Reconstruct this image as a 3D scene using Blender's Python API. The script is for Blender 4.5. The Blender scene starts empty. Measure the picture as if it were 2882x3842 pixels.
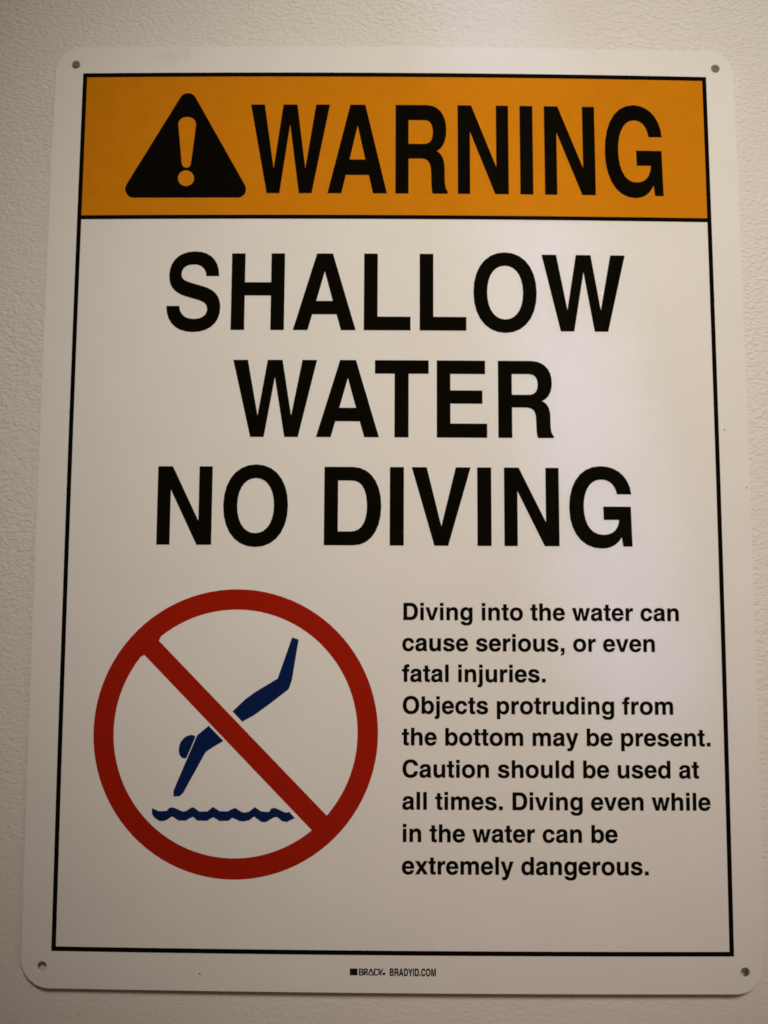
import bpy, math, random
import numpy as np
from mathutils import Vector, Matrix
from mathutils.geometry import delaunay_2d_cdt

random.seed(7)
scene = bpy.context.scene
HANG = 1.5                                   # height of the sign's centre above the floor (m)


def W(x, y, z):
    """sign millimetres (right, up, out from the wall) -> world metres"""
    return Vector((x / 1000.0, -z / 1000.0, HANG + y / 1000.0))


# ------------------------------------------------------------------ camera
cam_data = bpy.data.cameras.new('camera')
cam = bpy.data.objects.new('camera', cam_data)
scene.collection.objects.link(cam)
scene.camera = cam
ROT = ((0.9999834, -0.0044010, 0.0037155), (0.0047471, 0.9950786, -0.0989750), (-0.0032617, 0.0989910, 0.9950830))
cols = []
for k in range(3):
    v = (ROT[0][k], ROT[1][k], ROT[2][k])
    cols.append(Vector((v[0], -v[2], v[1])))
cam.matrix_world = Matrix.Translation(W(-3.663, -70.2, 601.79)) @ Matrix((
    (cols[0].x, cols[1].x, cols[2].x), (cols[0].y, cols[1].y, cols[2].y), (cols[0].z, cols[1].z, cols[2].z))).to_4x4()
cam_data.sensor_fit = 'VERTICAL'
cam_data.sensor_height = 24.0
cam_data.lens = 24.0 * 3567.64 / 3842.0
cam_data.clip_start = 0.01
cam_data.clip_end = 50.0

# ------------------------------------------------------------------ light
world = bpy.data.worlds.new('World')
scene.world = world
world.use_nodes = True
bg = world.node_tree.nodes['Background']
bg.inputs['Color'].default_value = (1.0, 0.75, 0.5, 1)
bg.inputs['Strength'].default_value = 0.010


def lamp(name, loc, aim, size, power, color, size_y=None, spread=180, roll=0.0):
    d = bpy.data.lights.new(name, 'AREA')
    d.shape = 'RECTANGLE' if size_y else 'DISK'
    d.size = size
    if size_y:
        d.size_y = size_y
    d.energy = power
    d.color = color
    d.spread = math.radians(spread)
    o = bpy.data.objects.new(name, d)
    scene.collection.objects.link(o)
    a = W(*loc)
    q = (W(*aim) - a).to_track_quat('-Z', 'Y')
    o.rotation_euler = (q.to_matrix() @ Matrix.Rotation(math.radians(roll), 3, 'Z')).to_euler()
    o.location = a
    return o


def spot_lamp(name, loc, aim, half, blend, power, color, radius):
    d = bpy.data.lights.new(name, 'SPOT')
    d.spot_size = math.radians(2 * half)
    d.spot_blend = blend
    d.energy = power
    d.color = color
    d.shadow_soft_size = radius
    o = bpy.data.objects.new(name, d)
    scene.collection.objects.link(o)
    a = W(*loc)
    o.rotation_euler = (W(*aim) - a).to_track_quat('-Z', 'Y').to_euler()
    o.location = a
    return o


# a soft-edged downlight above and in front of the sign, and a sliver of cool daylight across it
spot_lamp('ceiling_downlight', (250, 788, 1534), (108, 104, 0), 19.5, 1.0, 92.0, (1.0, 0.886, 0.742), 0.22)
lamp('graze_fill', (170, 1000, 150), (80, 260, 0), 0.35, 0.8, (1.0, 0.92, 0.80))  # unseen lamp added to lift the wall relief and the hole rims
low = bpy.data.lights.new('warm_fill', 'POINT')  # unseen point lamp added as warm fill for the lower sign
low.energy = 0.75
low.color = (1.0, 0.55, 0.45)
low.shadow_soft_size = 0.15
low_obj = bpy.data.objects.new('warm_fill', low)
low_obj.location = W(151, -316, 517)
scene.collection.objects.link(low_obj)
lamp('daylight_gap', (230, 300, 1600), (88, 205, 0), 0.015, 0.034, (0.38, 0.54, 1.0), size_y=0.72, spread=4.8, roll=11.5)

vs = scene.view_settings
vs.view_transform = 'Standard'
vs.look = 'None'
vs.exposure = 0.0
vs.gamma = 1.0
vs.use_curve_mapping = False
scene.cycles.max_bounces = 4
scene.cycles.filter_width = 1.7

# ------------------------------------------------------------------ materials


def mat(name, color, rough=0.5, spec=0.3):
    m = bpy.data.materials.new(name)
    m.use_nodes = True
    b = m.node_tree.nodes['Principled BSDF']
    b.inputs['Base Color'].default_value = (*color, 1)
    b.inputs['Roughness'].default_value = rough
    b.inputs['Specular IOR Level'].default_value = spec
    return m


def add(nt, kind, **kw):
    n = nt.nodes.new(kind)
    for k, v in kw.items():
        setattr(n, k, v)
    return n


def printed(name, color, rough, spec, var=0.04, scale=60.0):
    """ink or vinyl: one colour with a faint mottle and a very fine orange peel in the gloss"""
    m = mat(name, color, rough, spec)
    nt = m.node_tree
    b = nt.nodes['Principled BSDF']
    tc = add(nt, 'ShaderNodeTexCoord')
    n1 = add(nt, 'ShaderNodeTexNoise')
    n1.inputs['Scale'].default_value = scale
    n1.inputs['Detail'].default_value = 5
    n2 = add(nt, 'ShaderNodeTexNoise')
    n2.inputs['Scale'].default_value = 1400
    n2.inputs['Detail'].default_value = 2
    mr = add(nt, 'ShaderNodeMapRange')
    mr.inputs['From Min'].default_value = 0.3
    mr.inputs['From Max'].default_value = 0.7
    mr.inputs['To Min'].default_value = 1 - var
    mr.inputs['To Max'].default_value = 1 + var
    mx = add(nt, 'ShaderNodeMix', data_type='RGBA', blend_type='MULTIPLY')
    mx.inputs['Factor'].default_value = 1.0
    mx.inputs['A'].default_value = (*color, 1)
    bp = add(nt, 'ShaderNodeBump')
    bp.inputs['Strength'].default_value = 0.25
    bp.inputs['Distance'].default_value = 0.00003
    nt.links.new(tc.outputs['Object'], n1.inputs['Vector'])
    nt.links.new(tc.outputs['Object'], n2.inputs['Vector'])
    nt.links.new(n1.outputs['Fac'], mr.inputs['Value'])
    nt.links.new(mr.outputs['Result'], mx.inputs['B'])
    nt.links.new(mx.outputs['Result'], b.inputs['Base Color'])
    nt.links.new(n2.outputs['Fac'], bp.inputs['Height'])
    nt.links.new(bp.outputs['Normal'], b.inputs['Normal'])
    return m


M_WHITE = printed('white_enamel', (0.85, 0.845, 0.83), 0.5, 0.08, 0.015, 25)
M_EDGE = mat('sheet_edge', (0.78, 0.77, 0.74), 0.5, 0.3)
M_ORANGE = printed('orange_ink', (0.67, 0.236, 0.007), 0.5, 0.0, 0.03, 90)
M_BLACK = printed('black_ink', (0.005, 0.0042, 0.0022), 0.5, 0.0, 0.1, 60)
M_RED = printed('red_ink', (0.365, 0.015, 0.005), 0.5, 0.0, 0.04, 60)
M_BLUE = printed('blue_ink', (0.0055, 0.017, 0.09), 0.5, 0.0, 0.04, 60)
M_OLIVE = mat('olive_ink', (0.05, 0.05, 0.01), 0.5, 0.1)


def smudges(m, spots):
    """faint grey rubbed marks at given places on the sheet"""
    nt = m.node_tree
    b = nt.nodes['Principled BSDF']
    src = b.inputs['Base Color'].links[0].from_socket
    tc = next(n for n in nt.nodes if n.type == 'TEX_COORD')
    nz = add(nt, 'ShaderNodeTexNoise')
    nz.inputs['Scale'].default_value = 160
    nz.inputs['Detail'].default_value = 4
    nt.links.new(tc.outputs['Object'], nz.inputs['Vector'])
    for x, y, rx, ry, amount in spots:
        mp = add(nt, 'ShaderNodeMapping')
        mp.vector_type = 'TEXTURE'
        mp.inputs['Location'].default_value = W(x, y, 0)
        mp.inputs['Scale'].default_value = (rx / 1000, 1.0, ry / 1000)
        nt.links.new(tc.outputs['Object'], mp.inputs['Vector'])
        ln = add(nt, 'ShaderNodeVectorMath', operation='LENGTH')
        nt.links.new(mp.outputs['Vector'], ln.inputs[0])
        mr = add(nt, 'ShaderNodeMapRange', interpolation_type='SMOOTHSTEP')
        mr.inputs['From Min'].default_value = 1.0
        mr.inputs['From Max'].default_value = 0.1
        mr.inputs['To Max'].default_value = amount
        nt.links.new(ln.outputs['Value'], mr.inputs['Value'])
        mu = add(nt, 'ShaderNodeMath', operation='MULTIPLY')
        nt.links.new(mr.outputs['Result'], mu.inputs[0])
        nt.links.new(nz.outputs['Fac'], mu.inputs[1])
        mx = add(nt, 'ShaderNodeMix', data_type='RGBA')
        mx.inputs['B'].default_value = (0.34, 0.32, 0.30, 1)
        nt.links.new(mu.outputs['Value'], mx.inputs['Factor'])
        nt.links.new(src, mx.inputs['A'])
        src = mx.outputs['Result']
    nt.links.new(src, b.inputs['Base Color'])


smudges(M_WHITE, [(-152, 297, 12, 8, 0.2), (-140, 299, 4, 8, 0.2), (-162, 295, 5, 4, 0.16)])
M_SCUFF = mat('scratch_glint', (0.95, 0.94, 0.92), 0.6, 0.1)  # scratch with its glint painted in, paler than the sheet
M_SPECK = mat('dark_grit', (0.06, 0.04, 0.03), 0.8, 0.1)
M_PALE = mat('pale_fleck', (0.85, 0.84, 0.8), 0.8, 0.1)  # tiny pale flecks, close to the sheet's own white


def wall_material():
    m = mat('textured_wall_paint', (0.74, 0.72, 0.66), 0.6, 0.25)
    nt = m.node_tree
    b = nt.nodes['Principled BSDF']
    L = nt.links.new
    tc = add(nt, 'ShaderNodeTexCoord')
    mp = add(nt, 'ShaderNodeMapping')
    mp.inputs['Scale'].default_value = (0.72, 1.0, 1.15)
    mp.inputs['Rotation'].default_value = (0, math.radians(12), 0)
    L(tc.outputs['Object'], mp.inputs['Vector'])
    # rolled paint: soft lumps a few millimetres across, short ridges between them, fine grain on top
    big = add(nt, 'ShaderNodeTexNoise')
    big.inputs['Scale'].default_value = 430
    big.inputs['Detail'].default_value = 2.5
    big.inputs['Roughness'].default_value = 0.5
    big.inputs['Distortion'].default_value = 0.35
    ridge = add(nt, 'ShaderNodeTexNoise', noise_type='RIDGED_MULTIFRACTAL')
    ridge.inputs['Scale'].default_value = 230
    ridge.inputs['Detail'].default_value = 2
    fine = add(nt, 'ShaderNodeTexNoise')
    fine.inputs['Scale'].default_value = 900
    fine.inputs['Detail'].default_value = 3
    amt = add(nt, 'ShaderNodeTexNoise')
    amt.inputs['Scale'].default_value = 9
    amt.inputs['Detail'].default_value = 2
    for n in (big, fine, ridge):
        L(mp.outputs['Vector'], n.inputs['Vector'])
    L(tc.outputs['Object'], amt.inputs['Vector'])
    rm = add(nt, 'ShaderNodeMath', operation='MULTIPLY')
    rm.inputs[1].default_value = 0.14
    L(ridge.outputs['Fac'], rm.inputs[0])
    fm = add(nt, 'ShaderNodeMath', operation='MULTIPLY')
    fm.inputs[1].default_value = 0.14
    L(fine.outputs['Fac'], fm.inputs[0])
    s0 = add(nt, 'ShaderNodeMath', operation='ADD')
    L(big.outputs['Fac'], s0.inputs[0])
    L(rm.outputs['Value'], s0.inputs[1])
    sm = add(nt, 'ShaderNodeMath', operation='ADD')
    L(s0.outputs['Value'], sm.inputs[0])
    L(fm.outputs['Value'], sm.inputs[1])
    am = add(nt, 'ShaderNodeMapRange')
    am.inputs['From Min'].default_value = 0.3
    am.inputs['From Max'].default_value = 0.7
    am.inputs['To Min'].default_value = 0.6
    am.inputs['To Max'].default_value = 1.15
    L(amt.outputs['Fac'], am.inputs['Value'])
    # relief strength fades towards the bottom of the wall
    sx = add(nt, 'ShaderNodeSeparateXYZ')
    L(tc.outputs['Object'], sx.inputs['Vector'])
    low_z = add(nt, 'ShaderNodeMapRange', interpolation_type='SMOOTHSTEP')
    low_z.inputs['From Min'].default_value = HANG - 0.36
    low_z.inputs['From Max'].default_value = HANG + 0.02
    low_z.inputs['To Min'].default_value = 0.32
    low_z.inputs['To Max'].default_value = 1.0
    L(sx.outputs['Z'], low_z.inputs['Value'])
    lm = add(nt, 'ShaderNodeMath', operation='MULTIPLY')
    L(am.outputs['Result'], lm.inputs[0])
    L(low_z.outputs['Result'], lm.inputs[1])
    mu = add(nt, 'ShaderNodeMath', operation='MULTIPLY')
    L(sm.outputs['Value'], mu.inputs[0])
    L(lm.outputs['Value'], mu.inputs[1])
    bp = add(nt, 'ShaderNodeBump')
    bp.inputs['Strength'].default_value = 0.8
    bp.inputs['Distance'].default_value = 0.0017
    L(mu.outputs['Value'], bp.inputs['Height'])
    L(bp.outputs['Normal'], b.inputs['Normal'])
    # pin holes and grit in the paint
    vo = add(nt, 'ShaderNodeTexVoronoi')
    vo.inputs['Scale'].default_value = 62
    L(tc.outputs['Object'], vo.inputs['Vector'])
    rr = add(nt, 'ShaderNodeSeparateColor')
    L(vo.outputs['Color'], rr.inputs['Color'])
    th = add(nt, 'ShaderNodeMath', operation='MULTIPLY')
    th.inputs[1].default_value = 0.06
    p3 = add(nt, 'ShaderNodeMath', operation='POWER')
    p3.inputs[1].default_value = 5.0
    L(rr.outputs['Red'], p3.inputs[0])
    L(p3.outputs['Value'], th.inputs[0])
    lt = add(nt, 'ShaderNodeMath', operation='LESS_THAN')
    L(vo.outputs['Distance'], lt.inputs[0])
    L(th.outputs['Value'], lt.inputs[1])
    tint = add(nt, 'ShaderNodeMix', data_type='RGBA')
    tint.inputs['A'].default_value = (0.78, 0.765, 0.725, 1)
    tint.inputs['B'].default_value = (0.84, 0.825, 0.785, 1)
    L(amt.outputs['Fac'], tint.inputs['Factor'])
    mx = add(nt, 'ShaderNodeMix', data_type='RGBA')
    mx.inputs['B'].default_value = (0.20, 0.15, 0.12, 1)
    L(lt.outputs['Value'], mx.inputs['Factor'])
    L(tint.outputs['Result'], mx.inputs['A'])
    L(mx.outputs['Result'], b.inputs['Base Color'])
    return m


M_WALL = wall_material()

# ------------------------------------------------------------------ traced marks (sign millimetres)
ART={
 'DIVER_BODY':[(-114.72,-144.72),(-105.3,-154.06),(-110.84,-157.29),(-116.02,-160.69),(-116.72,-161.65),(-123.15,-173.65),(-129.75,-185.86),(-131.87,-187.88),(-135.83,-188.27),(-135.91,-184.86),(-135.23,-182.92),(-121.84,-150.64)],
 'DIVER_HEAD':[(-122.91,-151.71),(-123.21,-151.14),(-123.84,-150.72),(-124.75,-150.52),(-125.84,-150.49),(-127.28,-150.78),(-128.72,-151.4),(-129.9,-152.23),(-130.85,-153.19),(-131.73,-154.37),(-132.43,-155.69),(-132.9,-157.11),(-133.16,-158.53),(-133.2,-159.84),(-133.1,-161.01),(-132.9,-161.89),(-132.63,-162.6),(-132.21,-163.37),(-131.69,-164.01),(-131.03,-164.46),(-130.23,-164.77),(-129.5,-164.91),(-128.85,-164.9),(-128.35,-164.61),(-127.89,-163.8)],
 'DIVER_LEGS':[(-63.29,-89.75),(-59.13,-91.07),(-60.92,-102.44),(-63.0,-116.0),(-64.79,-121.41),(-65.33,-122.15),(-70.11,-125.89),(-76.48,-130.84),(-86.18,-137.94),(-93.83,-142.16),(-99.97,-135.81),(-91.99,-128.15),(-85.46,-123.45),(-72.04,-115.32)],
 'WAVES':[(-149.15,-195.33),(-144.89,-197.14),(-139.84,-196.93),(-138.37,-195.17),(-136.8,-194.66),(-134.83,-195.19),(-130.01,-197.16),(-128.05,-197.03),(-124.73,-194.92),(-123.62,-194.53),(-122.49,-195.07),(-119.36,-197.16),(-114.6,-197.01),(-111.02,-194.25),(-106.77,-196.77),(-102.12,-196.89),(-97.3,-194.67),(-93.34,-197.09),(-91.38,-197.45),(-88.87,-197.05),(-85.01,-194.13),(-81.06,-196.71),(-76.31,-196.99),(-74.94,-195.02),(-73.28,-194.41),(-71.32,-194.99),(-66.55,-197.13),(-64.59,-197.22),(-63.76,-196.73),(-60.09,-200.61),(-65.35,-203.1),(-68.43,-202.31),(-70.4,-200.54),(-71.8,-200.06),(-73.75,-200.56),(-77.62,-202.93),(-79.0,-203.33),(-81.24,-202.86),(-85.48,-199.85),(-87.95,-201.94),(-91.29,-202.84),(-94.08,-202.81),(-98.87,-200.78),(-101.35,-202.6),(-106.65,-202.82),(-110.78,-200.57),(-114.77,-202.73),(-120.65,-202.68),(-123.5,-200.36),(-127.93,-202.75),(-132.41,-202.8),(-136.23,-200.27),(-140.26,-202.71),(-142.5,-203.28),(-144.75,-202.93),(-147.32,-201.26),(-148.94,-199.1)],
 'TRI':[(-143.46,267.67),(-142.39,269.15),(-141.29,270.03),(-139.91,270.67),(-138.23,270.9),(-136.54,270.66),(-135.29,270.06),(-134.26,269.29),(-133.21,267.92),(-99.34,207.44),(-98.48,205.88),(-98.11,203.86),(-98.23,201.84),(-98.7,200.57),(-99.45,199.48),(-100.81,198.38),(-101.79,197.98),(-103.01,197.81),(-172.51,197.9),(-174.47,198.32),(-175.71,199.01),(-176.75,200.06),(-177.63,201.39),(-178.13,202.84),(-178.28,204.11),(-177.95,205.84),(-177.02,207.86)],
 'EXCL':[(-144.13,248.51),(-144.17,249.68),(-143.81,250.74),(-143.01,252.21),(-142.09,253.08),(-140.82,253.73),(-139.54,254.02),(-138.31,254.07),(-137.08,254.01),(-135.5,253.59),(-134.36,252.88),(-133.5,251.99),(-132.86,250.93),(-132.49,249.64),(-132.4,248.46),(-132.47,247.11),(-135.01,221.59),(-135.2,220.61),(-135.68,219.74),(-136.33,219.04),(-137.15,218.64),(-137.98,218.52),(-138.98,218.7),(-139.78,219.23),(-140.52,220.04),(-140.93,220.86),(-141.12,221.61)],
 'EXDOT':[(-132.67,211.26),(-132.74,210.19),(-133.02,209.16),(-133.48,208.21),(-134.12,207.38),(-134.91,206.7),(-135.82,206.19),(-136.81,205.88),(-137.84,205.78),(-138.89,205.89),(-139.89,206.21),(-140.83,206.72),(-141.65,207.4),(-142.34,208.24),(-142.86,209.19),(-143.19,210.22),(-143.33,211.3),(-143.26,212.37),(-142.98,213.4),(-142.52,214.35),(-141.88,215.18),(-141.09,215.86),(-140.18,216.37),(-139.19,216.68),(-138.15,216.78),(-137.11,216.67),(-136.1,216.36),(-135.16,215.85),(-134.34,215.16),(-133.65,214.32),(-133.13,213.37),(-132.8,212.33)],
 'LOGO_SQ':[(-25.47,-289.99),(-20.73,-290.02),(-20.72,-291.57),(-21.06,-291.94),(-20.71,-292.27),(-20.7,-294.03),(-25.44,-294.0)],
 'LOGO_RING':[(-22.43,-292.09),(-22.45,-292.32),(-22.52,-292.54),(-22.63,-292.75),(-22.79,-292.93),(-22.97,-293.08),(-23.19,-293.2),(-23.42,-293.27),(-23.66,-293.29),(-23.9,-293.27),(-24.13,-293.2),(-24.35,-293.1),(-24.53,-292.95),(-24.69,-292.77),(-24.8,-292.57),(-24.88,-292.34),(-24.9,-292.11),(-24.88,-291.88),(-24.81,-291.65),(-24.7,-291.44),(-24.55,-291.26),(-24.36,-291.11),(-24.15,-291.0),(-23.92,-290.93),(-23.67,-290.91),(-23.43,-290.93),(-23.2,-290.99),(-22.99,-291.1),(-22.8,-291.25),(-22.64,-291.43),(-22.53,-291.63),(-22.46,-291.85)],
 'LOGO_RING_IN':[(-22.67,-292.09),(-22.69,-292.28),(-22.74,-292.46),(-22.83,-292.62),(-22.96,-292.77),(-23.11,-292.89),(-23.28,-292.98),(-23.47,-293.04),(-23.66,-293.06),(-23.85,-293.04),(-24.04,-292.99),(-24.21,-292.9),(-24.36,-292.78),(-24.49,-292.64),(-24.58,-292.47),(-24.64,-292.29),(-24.66,-292.11),(-24.64,-291.92),(-24.59,-291.74),(-24.5,-291.57),(-24.37,-291.43),(-24.22,-291.3),(-24.05,-291.21),(-23.87,-291.16),(-23.67,-291.14),(-23.48,-291.15),(-23.29,-291.21),(-23.12,-291.29),(-22.97,-291.41),(-22.84,-291.56),(-22.75,-291.72),(-22.69,-291.9)],
 'LB':[(-19.91,-290.01),(-18.09,-289.99),(-17.36,-290.18),(-17.09,-290.78),(-17.25,-291.48),(-17.63,-291.84),(-17.08,-292.17),(-16.87,-292.83),(-17.07,-293.63),(-17.82,-294.07),(-19.88,-294.08)],
 'LB1':[(-19.08,-290.7),(-18.32,-290.69),(-17.98,-290.89),(-17.98,-291.32),(-18.32,-291.55),(-19.07,-291.56)],
 'LB2':[(-19.07,-292.35),(-18.24,-292.35),(-17.83,-292.57),(-17.83,-293.1),(-18.24,-293.37),(-19.06,-293.38)],
 'LR':[(-16.85,-289.98),(-15.17,-289.97),(-14.41,-290.29),(-14.2,-291.05),(-14.47,-291.78),(-15.09,-292.15),(-13.91,-294.03),(-14.87,-294.04),(-15.91,-292.29),(-16.01,-292.29),(-16.0,-294.05),(-16.83,-294.06)],
 'LR1':[(-16.02,-290.67),(-15.41,-290.66),(-15.06,-290.89),(-15.06,-291.32),(-15.4,-291.56),(-16.02,-291.56)],
 'LA':[(-12.94,-289.95),(-12.15,-289.94),(-10.48,-293.5),(-10.62,-294.03),(-13.43,-294.06),(-13.23,-293.46),(-11.55,-293.45),(-12.52,-291.14),(-13.77,-294.06),(-14.66,-294.07)],
 'LD':[(-10.71,-289.96),(-8.99,-289.95),(-7.79,-290.23),(-7.03,-291.05),(-6.89,-291.95),(-7.2,-293.01),(-8.08,-293.81),(-9.14,-294.05),(-10.79,-294.07)],
 'LD1':[(-9.95,-290.65),(-9.09,-290.64),(-8.23,-290.97),(-7.78,-291.69),(-7.85,-292.39),(-8.29,-293.05),(-9.15,-293.36),(-9.94,-293.37)],
 'LY':[(-7.97,-290.0),(-7.07,-289.99),(-6.38,-291.48),(-5.67,-289.98),(-4.88,-289.98),(-6.07,-292.4),(-6.06,-294.06),(-6.92,-294.07),(-6.92,-292.28)],
 'LDOT':[(-3.73,-293.01),(-3.75,-293.18),(-3.8,-293.33),(-3.87,-293.48),(-3.98,-293.6),(-4.11,-293.71),(-4.26,-293.78),(-4.42,-293.83),(-4.59,-293.85),(-4.75,-293.83),(-4.91,-293.79),(-5.06,-293.71),(-5.19,-293.61),(-5.3,-293.49),(-5.38,-293.35),(-5.43,-293.19),(-5.45,-293.03),(-5.43,-292.87),(-5.38,-292.71),(-5.3,-292.57),(-5.2,-292.44),(-5.07,-292.34),(-4.92,-292.26),(-4.76,-292.21),(-4.59,-292.19),(-4.43,-292.21),(-4.26,-292.25),(-4.12,-292.33),(-3.99,-292.43),(-3.88,-292.56),(-3.8,-292.7),(-3.75,-292.85)],
}

# ------------------------------------------------------------------ geometry helpers
KX, KY, KXY, UNIT = 0.028646, 0.0150632, -0.0089292, 435.4286


def bow(x, y):
    """the thin sheet stands a few millimetres prouder at its middle than at its corners"""
    u, v = x / UNIT, y / UNIT
    return UNIT * (-KX * u * u - KY * v * v + KXY * u * v)


def dense(loop, step):
    out = []
    for i, a in enumerate(loop):
        b = loop[(i + 1) % len(loop)]
        n = max(1, int(math.hypot(b[0] - a[0], b[1] - a[1]) / step))
        for k in range(n):
            out.append((a[0] + (b[0] - a[0]) * k / n, a[1] + (b[1] - a[1]) * k / n))
    return out


def clean(loop):
    out = []
    for p in loop:
        if not out or math.hypot(p[0] - out[-1][0], p[1] - out[-1][1]) > 1e-4:
            out.append(p)
    if math.hypot(out[0][0] - out[-1][0], out[0][1] - out[-1][1]) < 1e-4:
        out.pop()
    return out


def fill(loops, step):
    """triangles of the even-odd inside of some closed loops, fine enough to follow the bowed sheet"""
    pts, edges = [], []
    for lp in loops:
        lp = dense(clean(lp), step)
        k0 = len(pts)
        pts += lp
        edges += [(k0 + i, k0 + (i + 1) % len(lp)) for i in range(len(lp))]
    P = np.array(pts)
    E0 = P[[e[0] for e in edges]]
    E1 = P[[e[1] for e in edges]]

    def inside(q):
        c = (E0[:, 1] > q[1]) != (E1[:, 1] > q[1])
        xs = E0[c, 0] + (q[1] - E0[c, 1]) / (E1[c, 1] - E0[c, 1]) * (E1[c, 0] - E0[c, 0])
        return (np.count_nonzero(xs > q[0]) % 2) == 1

    lo, hi = P.min(0), P.max(0)
    nx, ny = int((hi[0] - lo[0]) / step), int((hi[1] - lo[1]) / step)
    extra = []
    for i in range(1, nx):
        for j in range(1, ny):
            q = (lo[0] + (hi[0] - lo[0]) * (i + 0.013) / nx, lo[1] + (hi[1] - lo[1]) * (j + 0.017) / ny)
            if np.min((P[:, 0] - q[0]) ** 2 + (P[:, 1] - q[1]) ** 2) > (0.4 * step) ** 2 and inside(q):
                extra.append(q)
    vs_, es_, fs_, _, _, _ = delaunay_2d_cdt([Vector(p) for p in pts + extra], edges, [], 0, 1e-6)
    tris = []
    for f in fs_:
        a, b, c = (vs_[i] for i in f)
        if inside(((a.x + b.x + c.x) / 3, (a.y + b.y + c.y) / 3)):
            area = (b.x - a.x) * (c.y - a.y) - (c.x - a.x) * (b.y - a.y)
            tris.append(tuple(f) if area > 0 else tuple(reversed(f)))
    return [(v.x, v.y) for v in vs_], tris


def mesh_obj(name, verts, faces, material, parent=None, smooth=True):
    me = bpy.data.meshes.new(name)
    me.from_pydata([tuple(v) for v in verts], [], faces)
    me.validate()
    used = set(i for f in faces for i in f)
    me.materials.append(material)
    for p in me.polygons:
        p.use_smooth = smooth
    me.update()
    o = bpy.data.objects.new(name, me)
    scene.collection.objects.link(o)
    if parent:
        o.parent = parent
        o.matrix_parent_inverse = Matrix.Translation(-Vector(parent.location))
    return o


def ink(name, loops, material, parent, lift, step=9.0, label=None):
    """a printed mark lying on the sheet"""
    v2, tris = fill(loops, step)
    keep = sorted(set(i for t in tris for i in t))
    ix = {k: n for n, k in enumerate(keep)}
    verts = [W(v2[k][0], v2[k][1], bow(*v2[k]) + lift) for k in keep]
    o = mesh_obj(name, verts, [tuple(ix[i] for i in t) for t in tris], material, parent)
    if label:
        o['label'] = label
    return o


def circle(cx, cy, r, n=48, a0=0.0, a1=360.0, close=True):
    m = n if close else n + 1
    return [(cx + r * math.cos(math.radians(a0 + (a1 - a0) * k / n)), cy + r * math.sin(math.radians(a0 + (a1 - a0) * k / n))) for k in range(m)]


def rounded(x0, x1, y0, y1, r, n=16):
    out = []
    for cx_, cy_, a in ((x1 - r, y1 - r, 0), (x0 + r, y1 - r, 90), (x0 + r, y0 + r, 180), (x1 - r, y0 + r, 270)):
        out += circle(cx_, cy_, r, n, a, a + 90, False)
    return out


def tag(o, label=None, cat=None, kind=None, group=None):
    for k, v in (('label', label), ('category', cat), ('kind', kind), ('group', group)):
        if v:
            o[k] = v
    return o


# ------------------------------------------------------------------ the wall
GAP = 10.0                                    # bare wall behind the middle of the sheet (mm)


def wall_z(x, y):
    return 0.75 * bow(max(-330, min(330, x)), max(-420, min(420, y))) - 1.0 - GAP + 1.0


xs = [-1800 + 3600 * i / 120 for i in range(121)]
ys = [-1480 + 2700 * j / 90 for j in range(91)]
wv = [W(x, y, wall_z(x, y)) for y in ys for x in xs]
wf = [(j * 121 + i, j * 121 + i + 1, (j + 1) * 121 + i + 1, (j + 1) * 121 + i) for j in range(90) for i in range(120)]
wall = mesh_obj('wall', wv, wf, M_WALL)
tag(wall, 'off-white wall with a bumpy rolled paint texture behind the sign', None, 'structure')

# ------------------------------------------------------------------ the sign
sign = bpy.data.objects.new('warning_sign', None)
sign.empty_display_size = 0.1
sign.location = W(0, -304.8, 0)
scene.collection.objects.link(sign)
tag(sign, 'white rectangular warning sign with orange header and no-diving symbol on the wall', 'sign')

# sheet: bowed plate with rounded corners, four punched holes, softened front edge
HOLES = [(-214.9, 291.8), (216.1, 291.75), (-215.2, -291.45), (216.1, -291.65)]
THICK, SOFT = 1.3, 0.45
step = 9.0


def sheet():
    def loops(inset):
        l = [rounded(-228.75 + inset, 228.75 - inset, -304.8 + inset, 304.8 - inset, 18.5 - inset, 18)]
        return l + [circle(hx, hy, 2.72 + inset, 32) for hx, hy in HOLES]
    v2, tris = fill(loops(SOFT), step)
    verts = [W(x, y, bow(x, y)) for x, y in v2]
    faces = list(tris)
    mats = [0] * len(faces)
    # rims
    for k, (a, b) in enumerate(zip(loops(SOFT), loops(0.0))):
        n0 = len(verts)
        m = len(a)
        for ring, dz in ((a, 0.0), (b, -SOFT), (b, -THICK)):
            verts += [W(x, y, bow(x, y) + dz) for x, y in ring]
        for q in range(2):
            for i in range(m):
                j = (i + 1) % m
                f = (n0 + q * m + i, n0 + q * m + j, n0 + (q + 1) * m + j, n0 + (q + 1) * m + i)
                faces.append(f[::-1] if k == 0 else f)
                mats.append(1)
    # back
    v2, tris = fill(loops(0.0), 30.0)
    n0 = len(verts)
    verts += [W(x, y, bow(x, y) - THICK) for x, y in v2]
    for t in tris:
        faces.append(tuple(n0 + i for i in reversed(t)))
        mats.append(1)
    o = mesh_obj('sign_panel', verts, faces, M_WHITE, sign)
    o.data.materials.append(M_EDGE)
    for p, mi in zip(o.data.polygons, mats):
        p.material_index = mi
        p.use_smooth = mi == 0
    return o


sheet()
INK1, INK2 = 0.10, 0.20


def rect(x0, x1, y0, y1):
    return [(x0, y0), (x1, y0), (x1, y1), (x0, y1)]


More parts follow.
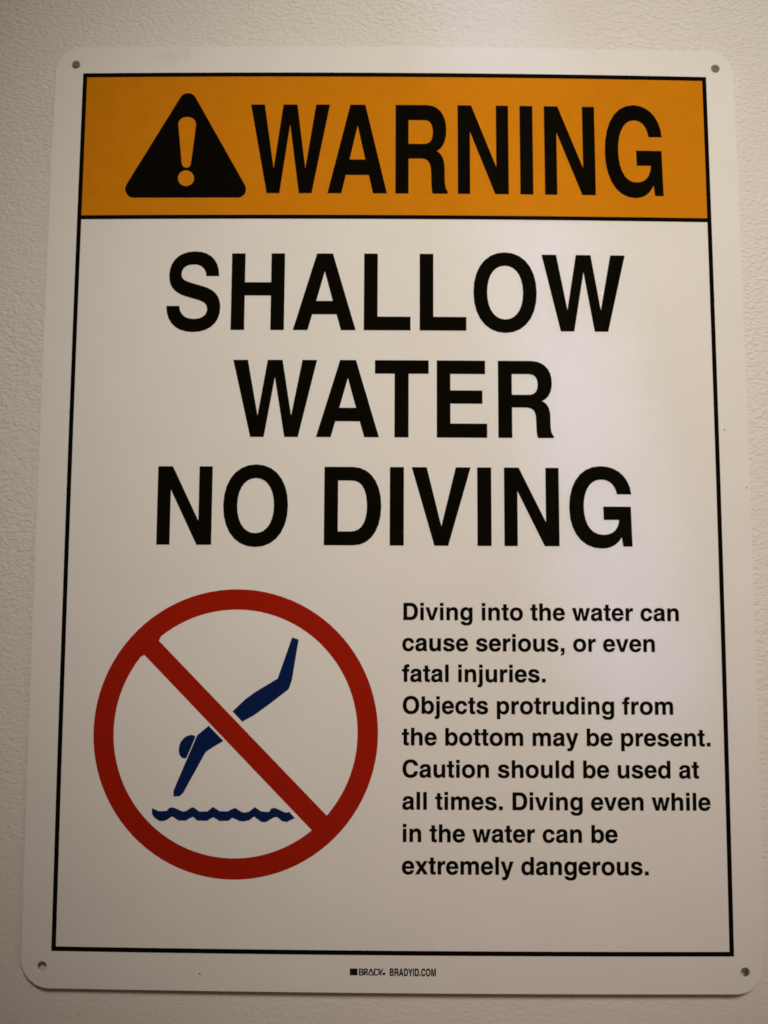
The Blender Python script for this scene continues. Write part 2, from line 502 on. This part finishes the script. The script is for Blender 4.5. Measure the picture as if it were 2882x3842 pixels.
ink('header_panel', [rect(-207.5, 207.5, 184.8, 283.9)], M_ORANGE, sign, INK1, label='orange header band behind the word WARNING')
ink('border_frame', [rect(-209.45, 209.4, -282.05, 285.45), rect(-206.65, 206.65, 186.0, 282.6), rect(-206.65, 206.65, -279.3, 183.35)], M_BLACK, sign, INK2, label='thin black border line with a rule under the header')
ink('warning_triangle', [ART['TRI'], ART['EXCL'], ART['EXDOT']], M_BLACK, sign, INK2, label='black rounded triangle with an exclamation mark')

# ------------------------------------------------------------------ lettering
# grotesque bold letterforms drawn as outlines: (advance, path), 718 units to the cap height
_n = 'M65,0 L65,532 L199,532 L199,455 C235,515 290,546 360,546 C475,546 546,470 546,345 L546,0 L406,0 L406,325 C406,390 380,425 325,425 C250,425 205,375 205,295 L205,0 Z'
G = {
 ' ': (278, ''),
 'W': (944, 'M15,718 L175,718 L290,200 L391,718 L553,718 L654,200 L769,718 L929,718 L730,0 L583,0 L472,555 L361,0 L214,0 Z'),
 'A': (722, 'M20,0 L180,0 L229,147 L493,147 L542,0 L702,0 L448,718 L274,718 Z M361,549 L451,272 L271,272 Z'),
 'R': (722, 'M76,0 L76,718 L437,718 C580,718 662,636 662,515 C662,431 624,368 552,344 C619,318 642,268 642,184 L643,113 C644,63 656,34 675,21 L677,0 L504,0 C493,25 489,54 488,105 L485,180 C481,251 452,281 373,282 L227,282 L227,0 Z M226,594 L226,401 L403,401 C476,401 506,435 506,498 C506,561 472,594 412,594 Z'),
 'N': (722, 'M69,0 L69,718 L227,718 L512,219 L512,718 L654,718 L654,0 L497,0 L211,503 L211,0 Z'),
 'I': (278, 'M64,0 L64,718 L214,718 L214,0 Z'),
 'G': (778, 'M711,477 C697,633 565,737 388,737 C170,737 44,580 44,353 C44,122 182,-19 384,-19 C478,-19 552,13 599,83 L614,0 L713,0 L703,365 L407,365 L411,243 L575,243 C563,147 498,107 402,107 C276,107 200,205 200,364 C200,505 268,612 388,612 C477,612 538,567 556,477 Z'),
 'S': (667, 'M610,504 C606,656 507,737 340,737 C167,737 61,648 61,512 C61,402 128,346 248,314 L382,281 C459,260 484,240 484,192 C484,134 425,103 340,103 C248,103 186,144 182,224 L39,224 C41,70 152,-19 337,-19 C517,-19 629,70 629,206 C629,296 584,356 493,390 C469,400 450,405 397,418 L286,446 C221,465 197,483 197,524 C197,580 248,614 330,614 C416,614 464,572 468,504 Z'),
 'H': (722, 'M71,0 L71,718 L219,718 L219,446 L503,446 L503,718 L651,718 L651,0 L503,0 L503,322 L219,322 L219,0 Z'),
 'L': (611, 'M76,0 L76,718 L225,718 L225,127 L583,127 L583,0 Z'),
 'O': (778, 'M389,737 C182,737 44,588 44,359 C44,130 182,-19 389,-19 C596,-19 734,130 734,359 C734,588 596,737 389,737 Z M389,611 C506,611 584,513 584,359 C584,205 506,107 389,107 C272,107 194,205 194,359 C194,513 272,611 389,611 Z'),
 'T': (611, 'M228,0 L228,592 L14,592 L14,718 L598,718 L598,592 L381,592 L381,0 Z'),
 'E': (667, 'M76,0 L76,718 L602,718 L602,592 L224,592 L224,438 L571,438 L571,315 L224,315 L224,130 L621,130 L621,0 Z'),
 'D': (722, 'M76,0 L76,718 L378,718 C565,718 685,575 685,359 C685,143 570,0 389,0 Z M224,126 L224,592 L370,592 C475,592 532,510 532,359 C532,208 470,126 358,126 Z'),
 'V': (667, 'M19,718 L179,718 L334,178 L489,718 L648,718 L407,0 L260,0 Z'),
 'C': (722, 'M684,487 C670,650 545,737 374,737 C170,737 44,590 44,359 C44,128 170,-19 372,-19 C548,-19 675,75 684,245 L533,245 C520,155 462,107 374,107 C260,107 194,200 194,359 C194,518 260,611 372,611 C462,611 520,565 533,487 Z'),
 'B': (722, 'M76,0 L76,718 L400,718 C545,718 630,650 630,540 C630,465 590,410 525,385 C610,360 669,300 669,205 C669,75 570,0 430,0 Z M224,595 L224,436 L380,436 C450,436 482,465 482,516 C482,568 450,595 385,595 Z M224,317 L224,123 L400,123 C480,123 516,155 516,220 C516,285 475,317 395,317 Z'),
 'M': (833, 'M69,0 L69,718 L286,718 L418,190 L549,718 L765,718 L765,0 L625,0 L625,585 L482,0 L354,0 L209,585 L209,0 Z'),
 'Y': (667, 'M15,718 L182,718 L334,425 L487,718 L653,718 L410,276 L410,0 L258,0 L258,276 Z'),
 'a': (556, 'M47,361 L181,361 C186,415 215,440 272,440 C325,440 352,420 352,385 C352,350 330,340 250,328 C100,307 29,265 29,145 C29,45 95,-14 192,-14 C258,-14 312,10 360,55 C363,33 368,15 376,0 L527,0 L527,18 C503,35 494,60 494,105 L494,385 C494,490 415,546 275,546 C130,546 52,480 47,361 Z M354,271 L354,215 C354,140 305,97 240,97 C195,97 169,120 169,163 C169,210 195,228 262,240 C305,248 332,257 354,271 Z'),
 'b': (611, 'M61,0 L61,718 L201,718 L201,465 C235,520 285,546 345,546 C485,546 578,435 578,266 C578,95 485,-14 347,-14 C280,-14 232,12 196,68 L196,0 Z M320,431 C395,431 438,370 438,265 C438,162 395,101 320,101 C245,101 201,162 201,265 C201,370 245,431 320,431 Z'),
 'c': (556, 'M524,340 L390,340 C380,398 345,430 290,430 C215,430 174,370 174,264 C174,160 215,102 288,102 C345,102 380,135 391,196 L524,196 C510,65 420,-14 286,-14 C130,-14 34,92 34,264 C34,438 130,546 288,546 C425,546 515,468 524,340 Z'),
 'd': (611, 'M551,0 L551,718 L411,718 L411,465 C377,520 327,546 267,546 C127,546 34,435 34,266 C34,95 127,-14 265,-14 C332,-14 380,12 416,68 L416,0 Z M292,431 C217,431 174,370 174,265 C174,162 217,101 292,101 C367,101 411,162 411,265 C411,370 367,431 292,431 Z'),
 'e': (556, 'M528,229 L166,229 C170,150 215,100 285,100 C335,100 368,120 384,160 L520,160 C495,50 410,-14 283,-14 C120,-14 23,90 23,262 C23,438 122,546 280,546 C440,546 528,435 528,258 Z M168,320 L384,320 C378,395 340,432 278,432 C215,432 175,392 168,320 Z'),
 'f': (333, 'M90,0 L90,432 L10,432 L10,525 L90,525 L90,565 C90,675 140,727 245,727 C270,727 295,725 318,721 L318,610 C305,612 293,613 280,613 C245,613 230,598 230,562 L230,525 L314,525 L314,432 L230,432 L230,0 Z'),
 'g': (611, 'M553,532 L420,532 L420,455 C385,517 333,546 265,546 C130,546 40,440 40,268 C40,100 128,-8 260,-8 C325,-8 372,17 413,70 L413,0 C413,-70 370,-110 295,-110 C240,-110 205,-92 196,-58 L52,-58 C62,-160 150,-217 300,-217 C470,-217 553,-145 553,0 Z M300,428 C372,428 413,368 413,268 C413,170 372,110 300,110 C225,110 180,170 180,268 C180,368 225,428 300,428 Z'),
 'h': (611, 'M65,0 L65,718 L205,718 L205,465 C240,518 295,546 360,546 C475,546 546,470 546,345 L546,0 L406,0 L406,325 C406,390 380,425 325,425 C250,425 205,375 205,295 L205,0 Z'),
 'i': (278, 'M69,0 L69,532 L209,532 L209,0 Z M69,600 L69,725 L209,725 L209,600 Z'),
 'j': (278, 'M69,532 L209,532 L209,-60 C209,-165 160,-214 65,-214 C40,-214 20,-212 3,-208 L3,-96 C15,-98 22,-99 32,-99 C60,-99 69,-85 69,-52 Z M69,600 L69,725 L209,725 L209,600 Z'),
 'l': (278, 'M69,0 L69,718 L209,718 L209,0 Z'),
 'm': (889, 'M64,0 L64,532 L197,532 L197,462 C230,518 280,546 345,546 C410,546 460,518 482,465 C515,518 570,546 640,546 C760,546 826,475 826,355 L826,0 L686,0 L686,330 C686,395 662,427 608,427 C550,427 515,385 515,315 L515,0 L375,0 L375,335 C375,398 350,427 300,427 C240,427 204,385 204,315 L204,0 Z'),
 'n': (611, _n),
 'o': (611, 'M306,546 C140,546 34,436 34,266 C34,96 140,-14 306,-14 C472,-14 578,96 578,266 C578,436 472,546 306,546 Z M306,431 C386,431 438,368 438,266 C438,164 386,101 306,101 C226,101 174,164 174,266 C174,368 226,431 306,431 Z'),
 'p': (611, 'M62,-207 L62,532 L196,532 L196,460 C232,518 282,546 347,546 C485,546 578,437 578,266 C578,97 485,-14 347,-14 C285,-14 238,12 202,62 L202,-207 Z M320,431 C395,431 438,370 438,265 C438,162 395,101 320,101 C245,101 201,162 201,265 C201,370 245,431 320,431 Z'),
 'r': (389, 'M64,0 L64,532 L197,532 L197,435 C230,515 280,546 345,546 L373,543 L373,401 C360,404 345,406 330,406 C245,406 204,350 204,262 L204,0 Z'),
 's': (556, 'M500,372 L367,372 C363,418 335,440 276,440 C225,440 196,422 196,392 C196,362 225,350 330,324 C462,292 519,250 519,160 C519,50 425,-14 275,-14 C122,-14 34,55 30,172 L170,172 C174,120 210,97 282,97 C340,97 376,115 376,148 C376,182 345,194 245,217 C110,248 53,292 53,380 C53,480 135,546 272,546 C412,546 497,482 500,372 Z'),
 't': (333, 'M10,432 L10,525 L88,525 L88,676 L228,676 L228,525 L309,525 L309,432 L228,432 L228,143 C228,112 240,102 272,102 L309,104 L309,-2 C285,-5 260,-6 225,-6 C130,-6 88,30 88,110 L88,432 Z'),
 'u': (611, 'M546,532 L546,0 L412,0 L412,77 C376,17 321,-14 251,-14 C136,-14 65,62 65,187 L65,532 L205,532 L205,207 C205,142 231,107 286,107 C361,107 406,157 406,237 L406,532 Z'),
 'v': (556, 'M13,532 L163,532 L278,145 L396,532 L543,532 L356,0 L202,0 Z'),
 'w': (778, 'M10,532 L157,532 L246,165 L322,532 L459,532 L537,165 L625,532 L769,532 L613,0 L466,0 L390,360 L315,0 L168,0 Z'),
 'x': (556, 'M15,532 L180,532 L277,370 L375,532 L535,532 L361,272 L541,0 L375,0 L277,168 L178,0 L15,0 L193,272 Z'),
 'y': (556, 'M10,532 L165,532 L280,165 L391,532 L539,532 L340,-55 C300,-172 250,-214 150,-214 C120,-214 95,-212 73,-208 L73,-95 C90,-98 105,-99 120,-99 C165,-99 190,-80 200,-42 L212,-10 Z'),
 '.': (278, 'M64,0 L64,146 L214,146 L214,0 Z'),
 ',': (278, 'M64,0 L64,146 L214,146 L214,-5 C214,-100 165,-158 64,-168 L64,-105 C110,-95 133,-65 135,0 Z'),
}


def contours(d, flat=7):
    out, cur, tok, i, cmd, p = [], [], d.replace('M', ' M ').replace('L', ' L ').replace('C', ' C ').replace('Z', ' Z ').replace(',', ' ').split(), 0, None, None
    while i < len(tok):
        if tok[i] in 'MLCZ':
            cmd = tok[i]
            i += 1
            if cmd == 'Z':
                out.append(cur)
                cur = []
            continue
        if cmd in 'ML':
            p = (float(tok[i]), float(tok[i + 1]))
            i += 2
            if cmd == 'M':
                cur = [p]
                cmd = 'L'
            else:
                cur.append(p)
        else:
            a, b, c = [(float(tok[i + 2 * k]), float(tok[i + 2 * k + 1])) for k in range(3)]
            i += 6
            for k in range(1, flat + 1):
                t = k / flat
                s = 1 - t
                cur.append(tuple(s ** 3 * p[q] + 3 * s * s * t * a[q] + 3 * s * t * t * b[q] + t ** 3 * c[q] for q in (0, 1)))
            p = c
    return out


def in_loop(q, lp):
    c = False
    for i, a in enumerate(lp):
        b = lp[i - 1]
        if (a[1] > q[1]) != (b[1] > q[1]) and q[0] < a[0] + (q[1] - a[1]) / (b[1] - a[1]) * (b[0] - a[0]):
            c = not c
    return c


def heavier(loops, d):
    """ink spread: outlines grow by d units, counters shrink by as much"""
    out = []
    for lp in loops:
        lp = clean(lp)
        hole = any(o is not lp and in_loop(lp[0], o) for o in loops if len(o) > 2 and o[0] != lp[0])
        area = sum(lp[i - 1][0] * lp[i][1] - lp[i][0] * lp[i - 1][1] for i in range(len(lp)))
        sg = (1 if area > 0 else -1) * (-1 if hole else 1) * d
        new = []
        for i, p in enumerate(lp):
            a, b = lp[i - 1], lp[(i + 1) % len(lp)]
            u = Vector((p[0] - a[0], p[1] - a[1])).normalized()
            v = Vector((b[0] - p[0], b[1] - p[1])).normalized()
            n1, n2 = Vector((u.y, -u.x)), Vector((v.y, -v.x))
            m = (n1 + n2)
            m = m / max(0.6, m.length_squared / 2)
            new.append((p[0] + m.x * sg, p[1] + m.y * sg))
        out.append(new)
    return out


def glyph(ch, x, y, sx, sy, bold=0.0):
    lps = contours(G[ch][1])
    if bold:
        lps = heavier(lps, bold)
    return [[(x + px * sx, y + py * sy) for px, py in lp] for lp in lps]


LEFT = {}
RIGHT = {}
for ch in G:
    px = [p[0] for lp in contours(G[ch][1]) for p in lp]
    if px:
        LEFT[ch], RIGHT[ch] = min(px), max(px)


def placed(name, chars, lefts, base, sx, cap, label):
    """display lettering: every letter's left edge is given"""
    loops = []
    for ch, x in zip(chars, lefts):
        loops += glyph(ch, x - LEFT[ch] * sx, base, sx, cap / 718.0)
    return ink(name, loops, M_BLACK, sign, INK2, label=label)


def line(name, text, x0, x1, base, cap, label, bold=7.0):
    """a line set with the face's own advance widths, from x0 to x1"""
    adv = sum(G[c][0] for c in text[:-1]) - LEFT[text[0]] + RIGHT[text[-1]]
    sx = (x1 - x0) / adv
    x = x0 - LEFT[text[0]] * sx
    loops = []
    for c in text:
        if c != ' ':
            loops += glyph(c, x, base, sx, cap / 718.0, bold)
        x += G[c][0] * sx
    return ink(name, loops, M_BLACK, sign, INK2, step=20.0, label=label)


placed('heading_word', 'WARNING', (-95.86, -44.25, 0.55, 41.8, 83.1, 99.4, 139.6), 200.85, 0.0576, 61.85, 'condensed black word WARNING on the orange header')
placed('heading_word', 'SHALLOW', (-148.5, -106.2, -65.7, -19.65, 16.65, 51.65, 96.4), 108.15, 0.0599, 51.5, 'black word SHALLOW under the header')
placed('heading_word', 'WATER', (-103.9, -49.85, -12.2, 27.7, 67.2), 37.8, 0.0594, 50.5, 'black word WATER in the middle line')
placed('heading_word', 'NO', (-150.7, -108.45), -31.65, 0.0600, 50.3, 'black word NO before DIVING')
placed('heading_word', 'DIVING', (-44.05, -2.25, 11.7, 53.45, 70.55, 111.95), -31.65, 0.0598, 50.2, 'black word DIVING in the third line')

for text, x0, x1, base in (
        ('Diving into the water can', 6.7, 180.2, -78.45),
        ('cause serious, or even', 6.04, 164.6, -97.75),
        ('fatal injuries.', 5.86, 95.6, -116.85),
        ('Objects protruding from', 6.4, 175.2, -136.5),
        ('the bottom may be present.', 5.86, 198.1, -155.85),
        ('Caution should be used at', 6.4, 190.45, -175.4),
        ('all times. Diving even while', 6.33, 197.15, -194.9),
        ('in the water can be', 6.72, 139.06, -214.4),
        ('extremely dangerous.', 6.2, 157.9, -233.75)):
    line('text_line', text, x0, x1, base, 10.62, 'small black text line reading ' + text)

# ------------------------------------------------------------------ the no-diving symbol
CX, CY = -98.05, -148.87
ink('prohibition_ring', [circle(CX, CY, 89.1, 96), [(-40.43, -198.92)] + circle(CX, CY, 76.35, 50, -39.5, 129.0, False) + [(-147.3, -92.3)], [(-156.3, -101.2)] + circle(CX, CY, 76.35, 50, 142.4, 308.0, False) + [(-49.64, -207.79)]],
    M_RED, sign, INK1, label='red prohibition ring with a diagonal slash')
ink('diver_figure', [ART['DIVER_BODY'], ART['DIVER_HEAD'], ART['DIVER_LEGS']], M_BLUE, sign, INK1, label='dark blue diving figure cut by the slash')
ink('water_wave', [ART['WAVES']], M_BLUE, sign, INK1, label='dark blue wavy water line under the diver')

# ------------------------------------------------------------------ the maker's line at the bottom
ink('maker_emblem', [ART['LOGO_SQ']], M_BLACK, sign, INK1, label='small black square emblem')
ink('maker_emblem_ring', [ART['LOGO_RING'], ART['LOGO_RING_IN']], M_OLIVE, sign, INK2)
ink('maker_name', [ART[k] for k in ('LB', 'LB1', 'LB2', 'LR', 'LR1', 'LA', 'LD', 'LD1', 'LY', 'LDOT')], M_BLACK, sign, INK1, label='small black maker name BRADY')
line('web_address', 'BRADYID.COM', -1.0, 27.0, -294.1, 4.33, 'small black condensed web address', 16.0)

# ------------------------------------------------------------------ grit and scuffs on the sign


def fleck(x, y, rx, ry, ang, m, name='grit_speck'):
    ca, sa = math.cos(math.radians(ang)), math.sin(math.radians(ang))
    pts = []
    for k in range(9):
        t = 2 * math.pi * k / 9
        q = random.uniform(0.75, 1.2)
        a, b = rx * q * math.cos(t), ry * q * math.sin(t)
        pts.append((x + a * ca - b * sa, y + a * sa + b * ca))
    ink(name, [pts], m, sign, 0.32, step=20.0)


for a in ((213.1, 44.25, 0.62, 0.38, 60), (226.1, 6.6, 0.6, 0.32, 35), (-117.25, -294.15, 0.6, 0.5, 0), (125.5, -269.7, 0.16, 0.14, 0), (197.0, -66.0, 0.25, 0.2, 0)):
    fleck(*a, M_SPECK)
for a in ((94.1, 112.75, 0.38, 0.3, 20), (-66.9, -62.95, 0.5, 0.42, 0), (6.5, -22.0, 0.15, 0.15, 0)):
    fleck(*a, M_PALE, 'pale_speck')

# one hair-thin curved scratch near the lower right of the border
arc = [(131.5, -278.0), (136.0, -275.8), (140.0, -273.9), (144.0, -272.9), (148.5, -272.9)]
ink('scratch_mark', [arc + [(x, y - 0.22) for x, y in reversed(arc)]], M_SCUFF, sign, 0.1, step=20.0)
